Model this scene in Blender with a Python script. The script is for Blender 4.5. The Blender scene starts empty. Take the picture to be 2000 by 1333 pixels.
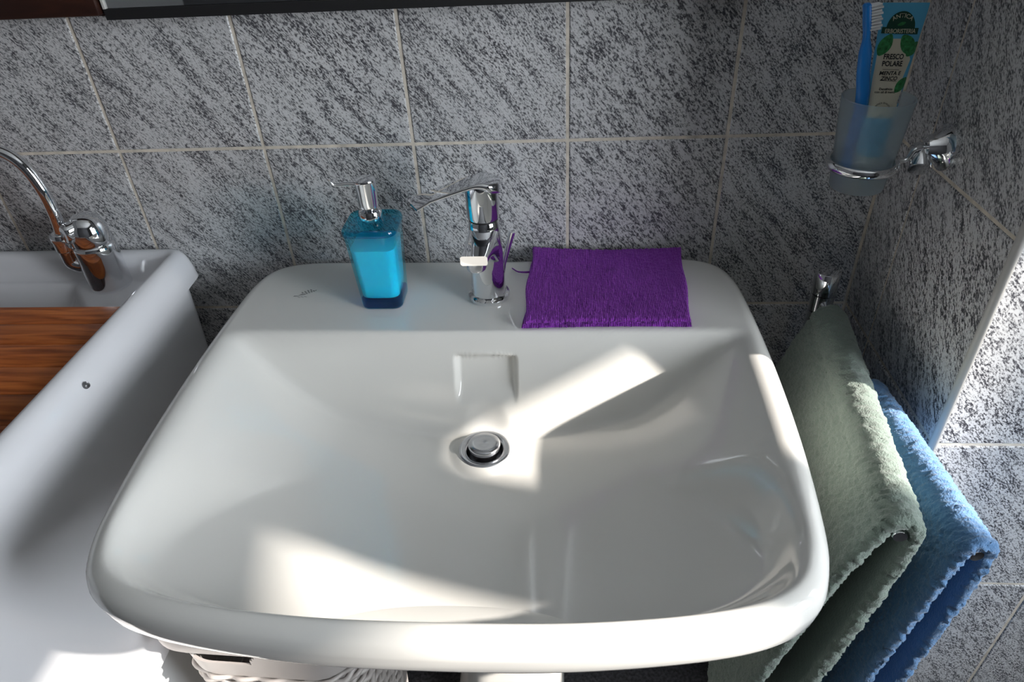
import bpy, bmesh, math, random
import numpy as np
from mathutils import Vector, Matrix, noise

random.seed(4)
rng = np.random.default_rng(7)
S = bpy.context.scene
COL = S.collection

# ------------------------------------------------------------------ camera
F = 1346.59
CAM = np.array([-0.0064, -0.8654, 1.3260])
RC = np.array([[0.99724263, -0.07412703, 0.00350959],
               [0.05796245, 0.80756615, 0.58692185],
               [-0.046341, -0.58510007, 0.80963598]])   # columns: right, forward, up
cd = bpy.data.cameras.new('camera')
cd.sensor_width = 36.0
cd.lens = F / 2000 * 36.0
cd.clip_start = 0.01
cam = bpy.data.objects.new('camera', cd)
COL.objects.link(cam)
M = Matrix.Identity(4)
for i in range(3):
    M[i][0] = RC[i][0]; M[i][1] = RC[i][2]; M[i][2] = -RC[i][1]; M[i][3] = CAM[i]
cam.matrix_world = M
S.camera = cam

# ------------------------------------------------------------------ light
SUN_AZ, SUN_EL = math.radians(16), math.radians(26.5)     # sun stands to the right, slightly in front of the basin wall
WORLD_STRENGTH = 17.0
SUN_STRENGTH = 11.0
EXPOSURE = 0.17
S.view_settings.view_transform = 'Standard'
S.view_settings.look = 'None'
S.view_settings.gamma = 1.0
S.view_settings.use_curve_mapping = False
S.view_settings.exposure = EXPOSURE
w = bpy.data.worlds.new('world'); S.world = w
w.use_nodes = True
w.node_tree.nodes['Background'].inputs[0].default_value = (0.90, 0.95, 1.0, 1)
w.node_tree.nodes['Background'].inputs[1].default_value = WORLD_STRENGTH
sl = bpy.data.lights.new('sun_offscreen', 'SUN'); sl.energy = SUN_STRENGTH; sl.angle = math.radians(1.2); sl.color = (1.0, 0.92, 0.84)
sun = bpy.data.objects.new('sun_offscreen', sl); COL.objects.link(sun)
SD = Vector((-math.cos(SUN_EL) * math.cos(SUN_AZ), math.cos(SUN_EL) * math.sin(SUN_AZ), -math.sin(SUN_EL)))
sun.rotation_euler = SD.to_track_quat('-Z', 'Y').to_euler()
sun.location = Vector((0, -0.3, 0.85)) - SD * 30
S.cycles.use_denoising = True
S.cycles.max_bounces = 12
S.cycles.diffuse_bounces = 6
S.cycles.sample_clamp_indirect = 6.0
WIN_X = 1.40
# one window in the wall to the right: two sashes, plus an added pier, sheet and outer slab that shape the sun
WIN_Y = (-1.60, -0.565)
WIN_Z = (0.76, 2.10)
SUN_PIER = (-0.925, -0.752)  # added pier, keeps the sun off the middle of the bowl
SUN_SHEET_Z = 1.525                 # added sheet over the far sash blocks the sun down to here
SUN_SLAB = (1.10, 2.205)           # added slab against high sun: how far it reaches out, height of its underside
pl = bpy.data.lights.new('window_right_offscreen', 'AREA'); pl.shape = 'RECTANGLE'
pl.size = WIN_Y[1] - WIN_Y[0]; pl.size_y = WIN_Z[1] - WIN_Z[0]
pl.cycles.is_portal = True
po = bpy.data.objects.new('window_right_offscreen', pl); COL.objects.link(po)
po.location = (WIN_X + 0.06, sum(WIN_Y) / 2, sum(WIN_Z) / 2)
po.rotation_euler = Vector((-1, 0, 0)).to_track_quat('-Z', 'Z').to_euler()

# ------------------------------------------------------------------ helpers
def ray(u, v):
    return RC @ np.array([(u - 1000) / F, 1.0, -(v - 666.5) / F])
def at_y(u, v, y):
    d = ray(u, v); return CAM + d * (y - CAM[1]) / d[1]
def at_z(u, v, z):
    d = ray(u, v); return CAM + d * (z - CAM[2]) / d[2]

def mesh_obj(name, verts, faces, mat, parent=None, smooth=True, sharp=None, loc=None):
    me = bpy.data.meshes.new(name)
    me.from_pydata([tuple(map(float, v)) for v in verts], [], faces)
    me.update()
    bm = bmesh.new(); bm.from_mesh(me)
    bmesh.ops.recalc_face_normals(bm, faces=bm.faces)
    bm.to_mesh(me); bm.free()
    return finish(name, me, mat, parent, smooth, sharp, loc)

def finish(name, me, mat, parent=None, smooth=True, sharp=None, loc=None):
    if smooth:
        me.polygons.foreach_set('use_smooth', [True] * len(me.polygons))
        if sharp: me.set_sharp_from_angle(angle=math.radians(sharp))
    if mat: me.materials.append(mat)
    o = bpy.data.objects.new(name, me)
    COL.objects.link(o)
    if loc is not None: o.location = loc
    if parent is not None: o.parent = parent
    return o

def bm_obj(name, bm, mat, parent=None, smooth=True, sharp=35, loc=None):
    bmesh.ops.recalc_face_normals(bm, faces=bm.faces)
    me = bpy.data.meshes.new(name); bm.to_mesh(me); bm.free()
    return finish(name, me, mat, parent, smooth, sharp, loc)

def thing(name, label, cat, loc=(0, 0, 0), rz=0, group=None):
    o = bpy.data.objects.new(name, None); COL.objects.link(o)
    o.empty_display_size = 0.05
    o.location = loc; o.rotation_euler = (0, 0, rz)
    tag(o, label, cat, group)
    return o
def tag(o, label, cat, group=None):
    o['label'] = label; o['category'] = cat
    if group: o['group'] = group
    return o
def struct(o):
    o['kind'] = 'structure'; return o

def lathe(prof, n=48, cap0=True, cap1=True):
    vs, fs = [], []
    for r, z in prof:
        for i in range(n):
            a = 2 * math.pi * i / n
            vs.append((r * math.cos(a), r * math.sin(a), z))
    m = len(prof)
    for j in range(m - 1):
        for i in range(n):
            k = (i + 1) % n
            fs.append((j * n + i, j * n + k, (j + 1) * n + k, (j + 1) * n + i))
    if cap0: fs.append(tuple(range(n))[::-1])
    if cap1: fs.append(tuple((m - 1) * n + i for i in range(n)))
    return vs, fs

def xf(vs, mat):
    return [mat @ Vector(v) for v in vs]

def axis_matrix(p, d):
    q = Vector(d).normalized().to_track_quat('Z', 'Y')
    return Matrix.Translation(Vector(p)) @ q.to_matrix().to_4x4()

def tube(path, rad, n=20, closed=False, flat=1.0):
    P = [Vector(p) for p in path]
    m = len(P)
    R = rad if isinstance(rad, (list, tuple)) else [rad] * m
    vs, fs = [], []
    up = None
    for j in range(m):
        if closed: t = P[(j + 1) % m] - P[j - 1]
        else: t = P[min(j + 1, m - 1)] - P[max(j - 1, 0)]
        t.normalize()
        if up is None:
            up = t.orthogonal().normalized() if abs(t.z) > 0.9 else Vector((0, 0, 1))
        s = t.cross(up).normalized(); up = s.cross(t).normalized()
        for i in range(n):
            a = 2 * math.pi * i / n
            vs.append(P[j] + s * (R[j] * math.cos(a)) + up * (R[j] * math.sin(a) * flat))
    for j in range(m if closed else m - 1):
        j2 = (j + 1) % m
        for i in range(n):
            k = (i + 1) % n
            fs.append((j * n + i, j * n + k, j2 * n + k, j2 * n + i))
    if not closed:
        fs.append(tuple(range(n))[::-1]); fs.append(tuple((m - 1) * n + i for i in range(n)))
    return vs, fs

def spline(pts, n=12, closed=False):
    P = [np.array(p, float) for p in pts]
    out = []
    m = len(P)
    for i in range(m if closed else m - 1):
        if closed: p0, p1, p2, p3 = P[i - 1], P[i], P[(i + 1) % m], P[(i + 2) % m]
        else: p0, p1, p2, p3 = P[max(i - 1, 0)], P[i], P[i + 1], P[min(i + 2, m - 1)]
        for k in range(n):
            t = k / n
            out.append(0.5 * ((2 * p1) + (-p0 + p2) * t + (2 * p0 - 5 * p1 + 4 * p2 - p3) * t * t + (-p0 + 3 * p1 - 3 * p2 + p3) * t ** 3))
    if not closed: out.append(P[-1])
    return out

def loft(loops, cap=True, closed=True):
    n = len(loops[0]); vs = [v for l in loops for v in l]; fs = []
    for j in range(len(loops) - 1):
        for i in range(n):
            k = (i + 1) % n
            fs.append((j * n + i, j * n + k, (j + 1) * n + k, (j + 1) * n + i))
    if cap:
        fs.append(tuple(range(n))[::-1]); fs.append(tuple((len(loops) - 1) * n + i for i in range(n)))
    return vs, fs

def rrect(w, d, r, k=6):
    """rounded rectangle loop in 2D, centred"""
    out = []
    for cx, cy, a0 in ((w / 2 - r, d / 2 - r, 0), (-w / 2 + r, d / 2 - r, 90), (-w / 2 + r, -d / 2 + r, 180), (w / 2 - r, -d / 2 + r, 270)):
        for i in range(k + 1):
            a = math.radians(a0 + 90 * i / k)
            out.append((cx + r * math.cos(a), cy + r * math.sin(a)))
    return out

def box(x0, x1, y0, y1, z0, z1, bev=0.0, seg=2):
    bm = bmesh.new()
    bmesh.ops.create_cube(bm, size=1)
    bmesh.ops.scale(bm, vec=(x1 - x0, y1 - y0, z1 - z0), verts=bm.verts)
    bmesh.ops.translate(bm, vec=((x0 + x1) / 2, (y0 + y1) / 2, (z0 + z1) / 2), verts=bm.verts)
    if bev: bmesh.ops.bevel(bm, geom=list(bm.edges), offset=bev, segments=seg, profile=0.5, affect='EDGES')
    return bm

def box_into(bm, x0, x1, y0, y1, z0, z1):
    r = bmesh.ops.create_cube(bm, size=1)
    bmesh.ops.scale(bm, vec=(x1 - x0, y1 - y0, z1 - z0), verts=r['verts'])
    bmesh.ops.translate(bm, vec=((x0 + x1) / 2, (y0 + y1) / 2, (z0 + z1) / 2), verts=r['verts'])

# ------------------------------------------------------------------ materials
def mat(name, col, rough=0.5, metal=0.0, **kw):
    m = bpy.data.materials.new(name); m.use_nodes = True
    b = m.node_tree.nodes['Principled BSDF']
    b.inputs['Base Color'].default_value = (*col, 1)
    b.inputs['Roughness'].default_value = rough
    b.inputs['Metallic'].default_value = metal
    for k, v in kw.items(): b.inputs[k.replace('_', ' ')].default_value = v
    return m
def nodes(m): return m.node_tree.nodes, m.node_tree.links, m.node_tree.nodes['Principled BSDF']

def ramp(nt, stops):
    r = nt.nodes.new('ShaderNodeValToRGB')
    el = r.color_ramp.elements
    while len(el) > 1: el.remove(el[-1])
    el[0].position, el[0].color = stops[0][0], (*stops[0][1], 1)
    for p, c in stops[1:]:
        e = el.new(p); e.color = (*c, 1)
    return r

def tile_material():
    m = mat('granite_look_tile', (0.5, 0.5, 0.5), 0.28)
    N, L, b = nodes(m); nt = m.node_tree
    tc = N.new('ShaderNodeTexCoord'); oi = N.new('ShaderNodeObjectInfo')
    off = N.new('ShaderNodeVectorMath'); off.operation = 'SCALE'; off.inputs[0].default_value = (7.3, 3.1, 11.7)
    L.new(oi.outputs['Random'], off.inputs['Scale'])
    rot = N.new('ShaderNodeMapping'); rot.inputs['Rotation'].default_value = (0, math.radians(38), 0)
    L.new(tc.outputs['Object'], rot.inputs['Vector'])
    add = N.new('ShaderNodeVectorMath'); add.operation = 'ADD'
    L.new(rot.outputs[0], add.inputs[0]); L.new(off.outputs[0], add.inputs[1])
    def nz(scale, detail, rough, sc):
        mp = N.new('ShaderNodeMapping'); mp.inputs['Scale'].default_value = sc
        L.new(add.outputs[0], mp.inputs['Vector'])
        n = N.new('ShaderNodeTexNoise'); n.inputs['Scale'].default_value = scale
        n.inputs['Detail'].default_value = detail; n.inputs['Roughness'].default_value = rough
        L.new(mp.outputs[0], n.inputs['Vector']); return n
    a = nz(560, 3, 0.62, (1.0, 1.0, 0.40))       # flecks, drawn out along the streak
    c = nz(120, 2, 0.5, (1.0, 1.0, 0.22))         # streak clusters
    d = nz(650, 1, 0.5, (1, 1, 0.8))             # fine grain
    mx = N.new('ShaderNodeMath'); mx.operation = 'MULTIPLY_ADD'; mx.inputs[1].default_value = 0.42
    L.new(c.outputs[0], mx.inputs[0]); L.new(a.outputs[0], mx.inputs[2])
    m2 = N.new('ShaderNodeMath'); m2.operation = 'MULTIPLY_ADD'; m2.inputs[1].default_value = 0.28
    L.new(d.outputs[0], m2.inputs[0]); L.new(mx.outputs[0], m2.inputs[2])
    r = ramp(nt, [(0.0, (0.05, 0.05, 0.06)), (0.70, (0.06, 0.06, 0.07)), (0.77, (0.17, 0.17, 0.18)), (0.835, (0.42, 0.42, 0.425)), (0.92, (0.62, 0.62, 0.625))])
    L.new(m2.outputs[0], r.inputs[0])
    L.new(r.outputs[0], b.inputs['Base Color'])
    bp = N.new('ShaderNodeBump'); bp.inputs['Strength'].default_value = 0.06; bp.inputs['Distance'].default_value = 0.001
    L.new(a.outputs[0], bp.inputs['Height']); L.new(bp.outputs[0], b.inputs['Normal'])
    return m

def noisy(m, scale, amount, bump=0.0, dist=0.001, stretch=(1, 1, 1), detail=3):
    N, L, b = nodes(m)
    col = b.inputs['Base Color'].default_value[:3]
    tc = N.new('ShaderNodeTexCoord'); mp = N.new('ShaderNodeMapping'); mp.inputs['Scale'].default_value = stretch
    n = N.new('ShaderNodeTexNoise'); n.inputs['Scale'].default_value = scale; n.inputs['Detail'].default_value = detail
    L.new(tc.outputs['Object'], mp.inputs[0]); L.new(mp.outputs[0], n.inputs['Vector'])
    r = ramp(m.node_tree, [(0.3, tuple(c * (1 - amount) for c in col)), (0.7, tuple(min(1, c * (1 + amount)) for c in col))])
    L.new(n.outputs[0], r.inputs[0]); L.new(r.outputs[0], b.inputs['Base Color'])
    if bump:
        bp = N.new('ShaderNodeBump'); bp.inputs['Strength'].default_value = bump; bp.inputs['Distance'].default_value = dist
        L.new(n.outputs[0], bp.inputs['Height']); L.new(bp.outputs[0], b.inputs['Normal'])
    return m

def wood_material(name, c0, c1, c2):
    m = mat(name, c1, 0.38)
    N, L, b = nodes(m); nt = m.node_tree
    tc = N.new('ShaderNodeTexCoord'); oi = N.new('ShaderNodeObjectInfo')
    off = N.new('ShaderNodeVectorMath'); off.operation = 'SCALE'; off.inputs[0].default_value = (5, 9, 3)
    L.new(oi.outputs['Random'], off.inputs['Scale'])
    add = N.new('ShaderNodeVectorMath'); add.operation = 'ADD'
    L.new(tc.outputs['Object'], add.inputs[0]); L.new(off.outputs[0], add.inputs[1])
    mp = N.new('ShaderNodeMapping'); mp.inputs['Scale'].default_value = (1.2, 14, 6)
    L.new(add.outputs[0], mp.inputs[0])
    n = N.new('ShaderNodeTexNoise'); n.inputs['Scale'].default_value = 9; n.inputs['Detail'].default_value = 6; n.inputs['Distortion'].default_value = 0.6
    L.new(mp.outputs[0], n.inputs['Vector'])
    r = ramp(nt, [(0.3, c0), (0.5, c1), (0.68, c2)])
    L.new(n.outputs[0], r.inputs[0])
    hs = N.new('ShaderNodeHueSaturation')
    mr = N.new('ShaderNodeMapRange'); mr.inputs[3].default_value = 0.7; mr.inputs[4].default_value = 1.25
    L.new(oi.outputs['Random'], mr.inputs[0]); L.new(mr.outputs[0], hs.inputs['Value'])
    L.new(r.outputs[0], hs.inputs['Color']); L.new(hs.outputs[0], b.inputs['Base Color'])
    bp = N.new('ShaderNodeBump'); bp.inputs['Strength'].default_value = 0.15; bp.inputs['Distance'].default_value = 0.001
    L.new(n.outputs[0], bp.inputs['Height']); L.new(bp.outputs[0], b.inputs['Normal'])
    return m

TILE = tile_material()
GROUT = noisy(mat('grout', (0.66, 0.60, 0.51), 0.85), 60, 0.2)
TRIM = mat('corner_trim_plastic', (0.45, 0.44, 0.42), 0.35)
CERAMIC = mat('white_ceramic', (0.80, 0.795, 0.76), 0.09, Coat_Weight=0.3, Coat_Roughness=0.04)
CERAMIC_TUB = mat('white_tub_ceramic', (0.74, 0.745, 0.77), 0.12)
CHROME = mat('chrome', (0.82, 0.83, 0.85), 0.045, 1.0)
CHROME_BRUSHED = mat('brushed_chrome', (0.62, 0.63, 0.66), 0.2, 1.0)
BLACK = mat('black_rubber', (0.012, 0.012, 0.014), 0.5)
WALLPAINT = mat('wall_paint', (0.16, 0.16, 0.16), 0.8)
CABWALL = mat('dark_grey_wall_paint', (0.06, 0.06, 0.065), 0.7)
CEIL = mat('ceiling_paint', (0.55, 0.55, 0.54), 0.9)
FLOORM = noisy(mat('dark_floor_tile', (0.05, 0.05, 0.055), 0.35), 180, 0.7)
FRAME = mat('window_frame_paint', (0.75, 0.74, 0.7), 0.4)
CABWOOD = wood_material('dark_cabinet_wood', (0.008, 0.003, 0.002), (0.018, 0.006, 0.004), (0.03, 0.01, 0.006))
REDWOOD = wood_material('red_brown_wood', (0.19, 0.042, 0.009), (0.38, 0.10, 0.022), (0.54, 0.165, 0.04))
MIRROR = mat('mirror_glass', (0.75, 0.77, 0.78), 0.02, 1.0)
BLACKFRAME = mat('black_frame', (0.006, 0.006, 0.007), 0.6)

# ------------------------------------------------------------------ room
TW, TH, G = 0.20, 0.25, 0.0042
def tile_mesh(wd, ht, name='tile'):
    """slab facing -Y, local origin at its centre on the face"""
    a, c = wd / 2 - G / 2, ht / 2 - G / 2
    b = 0.0014
    vs = [(-a + b, 0, -c + b), (a - b, 0, -c + b), (a - b, 0, c - b), (-a + b, 0, c - b),
          (-a, b * 0.8, -c), (a, b * 0.8, -c), (a, b * 0.8, c), (-a, b * 0.8, c),
          (-a, 0.006, -c), (a, 0.006, -c), (a, 0.006, c), (-a, 0.006, c)]
    fs = [(0, 1, 2, 3)]
    for i in range(4):
        k = (i + 1) % 4
        fs += [(4 + i, 4 + k, k, i), (8 + i, 8 + k, 4 + k, 4 + i)]
    fs.append((11, 10, 9, 8))
    me = bpy.data.meshes.new(name); me.from_pydata(vs, [], fs); me.materials.append(TILE)
    me.update()
    return me
FULL = tile_mesh(TW, TH)
NARROW = tile_mesh(0.09, TH)
def put_tile(me, parent, loc, rz=0):
    o = bpy.data.objects.new('tile', me); COL.objects.link(o)
    o.location = loc; o.rotation_euler = (0, 0, rz); o.parent = parent
    return o
Z0 = 0.015
wb = struct(bm_obj('wall_back', box(-1.65, 0.46, 0.0014, 0.12, 0, 2.6), GROUT, smooth=False))
for i in range(10):
    for k in range(9):
        put_tile(FULL, wb, (0.4 - TW * (i + 0.5), 0, Z0 + TH * (k + 0.5)))
wr = struct(bm_obj('wall_right', box(0.4014, 1.5, -0.2886, 0.0013, 0, 2.6), GROUT, smooth=False))
for k in range(9):
    z = Z0 + TH * (k + 0.5)
    put_tile(NARROW, wr, (0.4, -0.045, z), math.radians(-90))
    put_tile(FULL, wr, (0.4, -0.19, z), math.radians(-90))
    for i in range(5):
        put_tile(FULL, wr, (0.4 + TW * (i + 0.5), -0.29, z))
# rounded corner trim on the outer tile edge
pts = [(0.4045 - 0.0055 * math.cos(a), -0.2855 - 0.0055 * math.sin(a)) for a in [math.radians(-10 + 110 * i / 10) for i in range(11)]]
pts += [(0.4065, -0.2865), (0.406, -0.284)]
vs, fs = loft([[(x, y, z) for x, y in pts] for z in (0.0, 2.6)])
struct(mesh_obj('trim_1', vs, fs, TRIM, sharp=50))
struct(bm_obj('floor', box(-1.65, 1.5, -2.4, 0.12, -0.05, 0.0), FLOORM, smooth=False))
struct(bm_obj('ceiling', box(-1.65, 1.5, -2.4, 0.12, 2.6, 2.65), CEIL, smooth=False))
struct(bm_obj('wall_left', box(-1.75, -1.65, -2.4, 0.12, 0, 2.6), WALLPAINT, smooth=False))
struct(bm_obj('wall_front', box(-1.75, 1.5, -2.5, -2.4, 0, 2.6), CABWALL, smooth=False))
bm = bmesh.new()
X0, X1 = WIN_X, WIN_X + 0.10
box_into(bm, X0, X1, -2.4, -0.2882, 0, WIN_Z[0])
box_into(bm, X0, X1, -2.4, -0.2882, WIN_Z[1], 2.6)
box_into(bm, X0, X1, -2.4, WIN_Y[0], WIN_Z[0], WIN_Z[1])
box_into(bm, X0, X1, WIN_Y[1], -0.2882, WIN_Z[0], WIN_Z[1])
struct(bm_obj('wall_window', bm, WALLPAINT, smooth=False))
bm = bmesh.new()
for a, c in (SUN_PIER, (WIN_Y[0], WIN_Y[0] + 0.05)):
    box_into(bm, X0 + 0.03, X0 + 0.08, a, c, WIN_Z[0], WIN_Z[1])
box_into(bm, X0 + 0.03, X0 + 0.08, WIN_Y[0], WIN_Y[1], WIN_Z[0], WIN_Z[0] + 0.05)
box_into(bm, X0 + 0.03, X0 + 0.08, WIN_Y[0], WIN_Y[1], WIN_Z[1] - 0.05, WIN_Z[1])
struct(bm_obj('window_1', bm, FRAME, smooth=False))
tag(bm_obj('sun_block_sheet', box(X0 + 0.015, X0 + 0.022, SUN_PIER[1] - 0.03, WIN_Y[1] + 0.03, SUN_SHEET_Z, WIN_Z[1]), FRAME, smooth=False), 'white sheet added over the window sash to trim the sun', 'sun blocker')
struct(bm_obj('sun_block_slab', box(1.5, X0 + SUN_SLAB[0], -3.4, 0.8, SUN_SLAB[1], SUN_SLAB[1] + 0.15), WALLPAINT, smooth=False))  # unseen slab added outside to cut off the upper sun rays

# ------------------------------------------------------------------ washbasin
BX = -0.107
RIM = 0.85
half = [(0.0, -0.004), (0.18, -0.004), (0.27, -0.006), (0.312, -0.022), (0.330, -0.060), (0.336, -0.13), (0.338, -0.24), (0.335, -0.35),
        (0.327, -0.45), (0.316, -0.510), (0.292, -0.547), (0.235, -0.570), (0.12, -0.586), (0.0, -0.590)]
oc = half + [(-x, y) for x, y in half[-2:0:-1]]
outl = np.array(spline(oc, 14, closed=True))
outl[:, 1] = np.minimum(outl[:, 1], -0.003)
DC = np.array([0.004, -0.262])      # drain, local to BX
NA = 320
ang = np.arctan2(outl[:, 1] - DC[1], outl[:, 0] - DC[0])
rad = np.hypot(outl[:, 0] - DC[0], outl[:, 1] - DC[1])
o_ = np.argsort(ang); ang, rad = ang[o_], rad[o_]
TH_ = np.linspace(-math.pi, math.pi, NA, endpoint=False)
RO = np.interp(TH_, np.r_[ang - 2 * math.pi, ang, ang + 2 * math.pi], np.r_[rad, rad, rad])
DEPTH = 0.130
def smin(a, b, k):
    h = np.clip(0.5 + 0.5 * (b - a) / k, 0, 1)
    return b * (1 - h) + a * h - k * h * (1 - h)
def smax(a, b, k): return -smin(-a, -b, k)
def bowl_depth(x, y):
    dx = np.abs(x - DC[0]); dy = y - DC[1]
    b = np.where(dy < 0, 0.430, 0.50)
    a_ = 0.385
    r = ((dx / a_) ** 2.3 + (np.abs(dy) / b) ** 2.3) ** (1 / 2.3)
    fl = DEPTH * (1 - r ** 2.0)
    bk = (-0.190 - y) * 2.9
    th = np.arctan2(dy, x - DC[0]); rho = np.hypot(x - DC[0], dy)
    ro = np.interp(th, np.r_[ang - 2 * math.pi, ang, ang + 2 * math.pi], np.r_[rad, rad, rad])
    fr_ = np.clip((-np.sin(th) - 0.35) / 0.55, 0, 1); fr_ = fr_ * fr_ * (3 - 2 * fr_)
    wl = (ro - 0.030 + 0.010 * fr_ - rho) * (0.95 + 1.75 * fr_)
    d = smin(smin(fl, wl, 0.030), bk, 0.030)
    k = np.clip((0.046 - rho) / 0.016, 0, 1); k = k * k * (3 - 2 * k)
    return smax(d * (1 - k) + 0.1245 * k, 0 * d, 0.012)
RR = 0.020
rings = []
rho_in = np.r_[np.linspace(0.0295, 0.125, 62)]
for j in range(len(rho_in)):
    rings.append(('in', rho_in[j]))
fr = np.r_[np.linspace(0, 0.85, 46)[1:], 1 - (1 - np.linspace(0.85, 1, 19)[1:])]
V, Fc = [], []
def ring_pts(rho):
    return np.stack([DC[0] + rho * np.cos(TH_), DC[1] + rho * np.sin(TH_)], 1)
LV = []
rlist = [np.minimum(rho * np.ones(NA), RO) for _, rho in rings]
for f in fr: rlist.append(0.125 + (RO - 0.125) * f)
# last stretch: finely over the roll
for rho in rlist:
    p = ring_pts(rho)
    d = bowl_depth(p[:, 0], p[:, 1])
    e = np.clip(RO - rho, 0, RR)
    roll = RR - np.sqrt(np.maximum(RR ** 2 - (RR - e) ** 2, 0))
    z = -d - roll
    y = p[:, 1].copy()
    # overflow recess in the back face of the bowl
    def sstep(t): t = np.clip(t, 0, 1); return t * t * (3 - 2 * t)
    mk = sstep((0.040 - np.abs(p[:, 0] - 0.006)) / 0.008) * sstep((-z - 0.028) / 0.006) * sstep((0.092 + z) / 0.03) * (p[:, 1] > DC[1] + 0.015)
    y = y + 0.011 * mk
    LV.append(np.stack([p[:, 0], y, z], 1))
# outer face and underside
for inset, z in ((0.0, -0.024), (0.0008, -0.032), (0.002, -0.040), (0.005, -0.047), (0.010, -0.053), (0.018, -0.058), (0.032, -0.063), (0.06, -0.072)):
    p = ring_pts(np.maximum(RO - inset, 0.03)); LV.append(np.c_[p, np.full(NA, z)])
for f, z in ((0.70, -0.095), (0.58, -0.125), (0.46, -0.15), (0.34, -0.168), (0.2, -0.178), (0.08, -0.18)):
    p = ring_pts(RO * f); p[:, 1] = np.minimum(p[:, 1], -0.01); LV.append(np.c_[p, np.full(NA, z)])
VV = np.concatenate(LV); nr = len(LV)
Fc = []
for j in range(nr - 1):
    for i in range(NA):
        k = (i + 1) % NA
        Fc.append((j * NA + i, j * NA + k, (j + 1) * NA + k, (j + 1) * NA + i))
Fc.append(tuple((nr - 1) * NA + i for i in range(NA)))
basin = thing('washbasin', 'wide white ceramic washbasin with curved front rim and overflow dimple', 'washbasin', (BX, 0, RIM))
bowl = mesh_obj('bowl', VV, Fc, CERAMIC, basin)
dz = -float(bowl_depth(np.array([DC[0] + 0.03]), np.array([DC[1] - 0.01]))[0])
vs, fs = lathe([(0.0312, -0.004), (0.0318, 0.0006), (0.0308, 0.0016), (0.0290, 0.0018), (0.0240, 0.0010), (0.0222, -0.001), (0.0212, -0.010), (0.0212, -0.045)], 64, False, True)
fl = mesh_obj('drain_flange', vs, fs, CHROME_BRUSHED, basin, sharp=50, loc=(DC[0], DC[1], dz))
vs, fs = lathe([(0.008, -0.03), (0.012, -0.02), (0.0165, -0.006), (0.0165, 0.0015), (0.0185, 0.002), (0.0192, 0.004), (0.0185, 0.0055), (0.0195, 0.006), (0.0198, 0.0085), (0.0185, 0.0102), (0.012, 0.0108), (0.004, 0.0098), (0.0008, 0.0092)], 64)
mesh_obj('drain_plug', vs, fs, CHROME_BRUSHED, basin, sharp=50, loc=(DC[0], DC[1], dz))
# small printed maker's mark: two slanted lines of script
PRINT = mat('grey_print', (0.06, 0.065, 0.065), 0.4)
c = at_z(596, 574, RIM) - np.array([BX, 0, RIM])
bm = bmesh.new()
def stroke(p0, p1, wob, fr_, wd, ph):
    n = 46
    prev = None
    for i in range(n + 1):
        t = i / n
        p = np.array(p0) * (1 - t) + np.array(p1) * t
        p = p + np.array([0.0006 * math.cos(fr_ * t * 7 + ph), wob * math.sin(fr_ * t * 6.28 + ph)])
        ww = 1.7 * wd * (0.35 + 0.65 * abs(math.sin(fr_ * t * 3.1 + ph)))
        a = bm.verts.new((p[0], p[1] + ww, 0)); b_ = bm.verts.new((p[0], p[1] - ww, 0))
        if prev: bm.faces.new((prev[0], prev[1], b_, a))
        prev = (a, b_)
stroke((-0.006, 0.002), (0.008, 0.0085), 0.0022, 4, 0.00055, 0.3)
stroke((-0.014, -0.008), (0.003, 0.000), 0.0006, 2, 0.0004, 1.0)
stroke((-0.001, -0.001), (0.013, 0.006), 0.0020, 5, 0.0005, 2.0)
stroke((-0.008, -0.009), (0.006, -0.008), 0.0007, 3, 0.0002, 0.5)
bm_obj('printed_mark', bm, PRINT, basin, smooth=False, loc=(c[0], c[1], 0.0004))

pd = thing('pedestal', 'pale ceramic pedestal column standing under the washbasin', 'pedestal', (BX, 0, 0))
loops = []
for z, wd, dp in ((0.0, 0.20, 0.20), (0.03, 0.20, 0.20), (0.06, 0.19, 0.185), (0.3, 0.17, 0.17), (0.5, 0.18, 0.18), (0.62, 0.21, 0.21), (0.665, 0.23, 0.23)):
    loops.append([(x, y - 0.05 - dp / 2, z) for x, y in rrect(wd, dp, 0.06, 8)])
vs, fs = loft(loops)
mesh_obj('column', vs, fs, CERAMIC, pd, sharp=60)

# ------------------------------------------------------------------ basin mixer tap
tx, ty = -0.102, -0.108
tap = thing('basin_mixer_tap', 'chrome single-lever mixer tap with square spout on washbasin deck', 'tap', (tx, ty, RIM))
vs, fs = lathe([(0.0262, 0), (0.0272, 0.002), (0.0268, 0.0055), (0.024, 0.007), (0.0222, 0.009)], 56)
mesh_obj('base_ring', vs, fs, CHROME, tap, sharp=50)
# body column, leaning back a touch and narrowing upwards
prof = [(0.0222, 0.0065, 0), (0.0215, 0.03, 0), (0.0208, 0.06, 0.0006), (0.0200, 0.085, 0.001), (0.0192, 0.100, 0.001), (0.0186, 0.108, 0.001), (0.0178, 0.1095, 0.001)]
loops = []
for r, z, s in prof:
    loops.append([(r * math.cos(2 * math.pi * i / 56), r * math.sin(2 * math.pi * i / 56) + s, z) for i in range(56)])
vs, fs = loft(loops)
mesh_obj('body', vs, fs, CHROME, tap, sharp=50)
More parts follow.
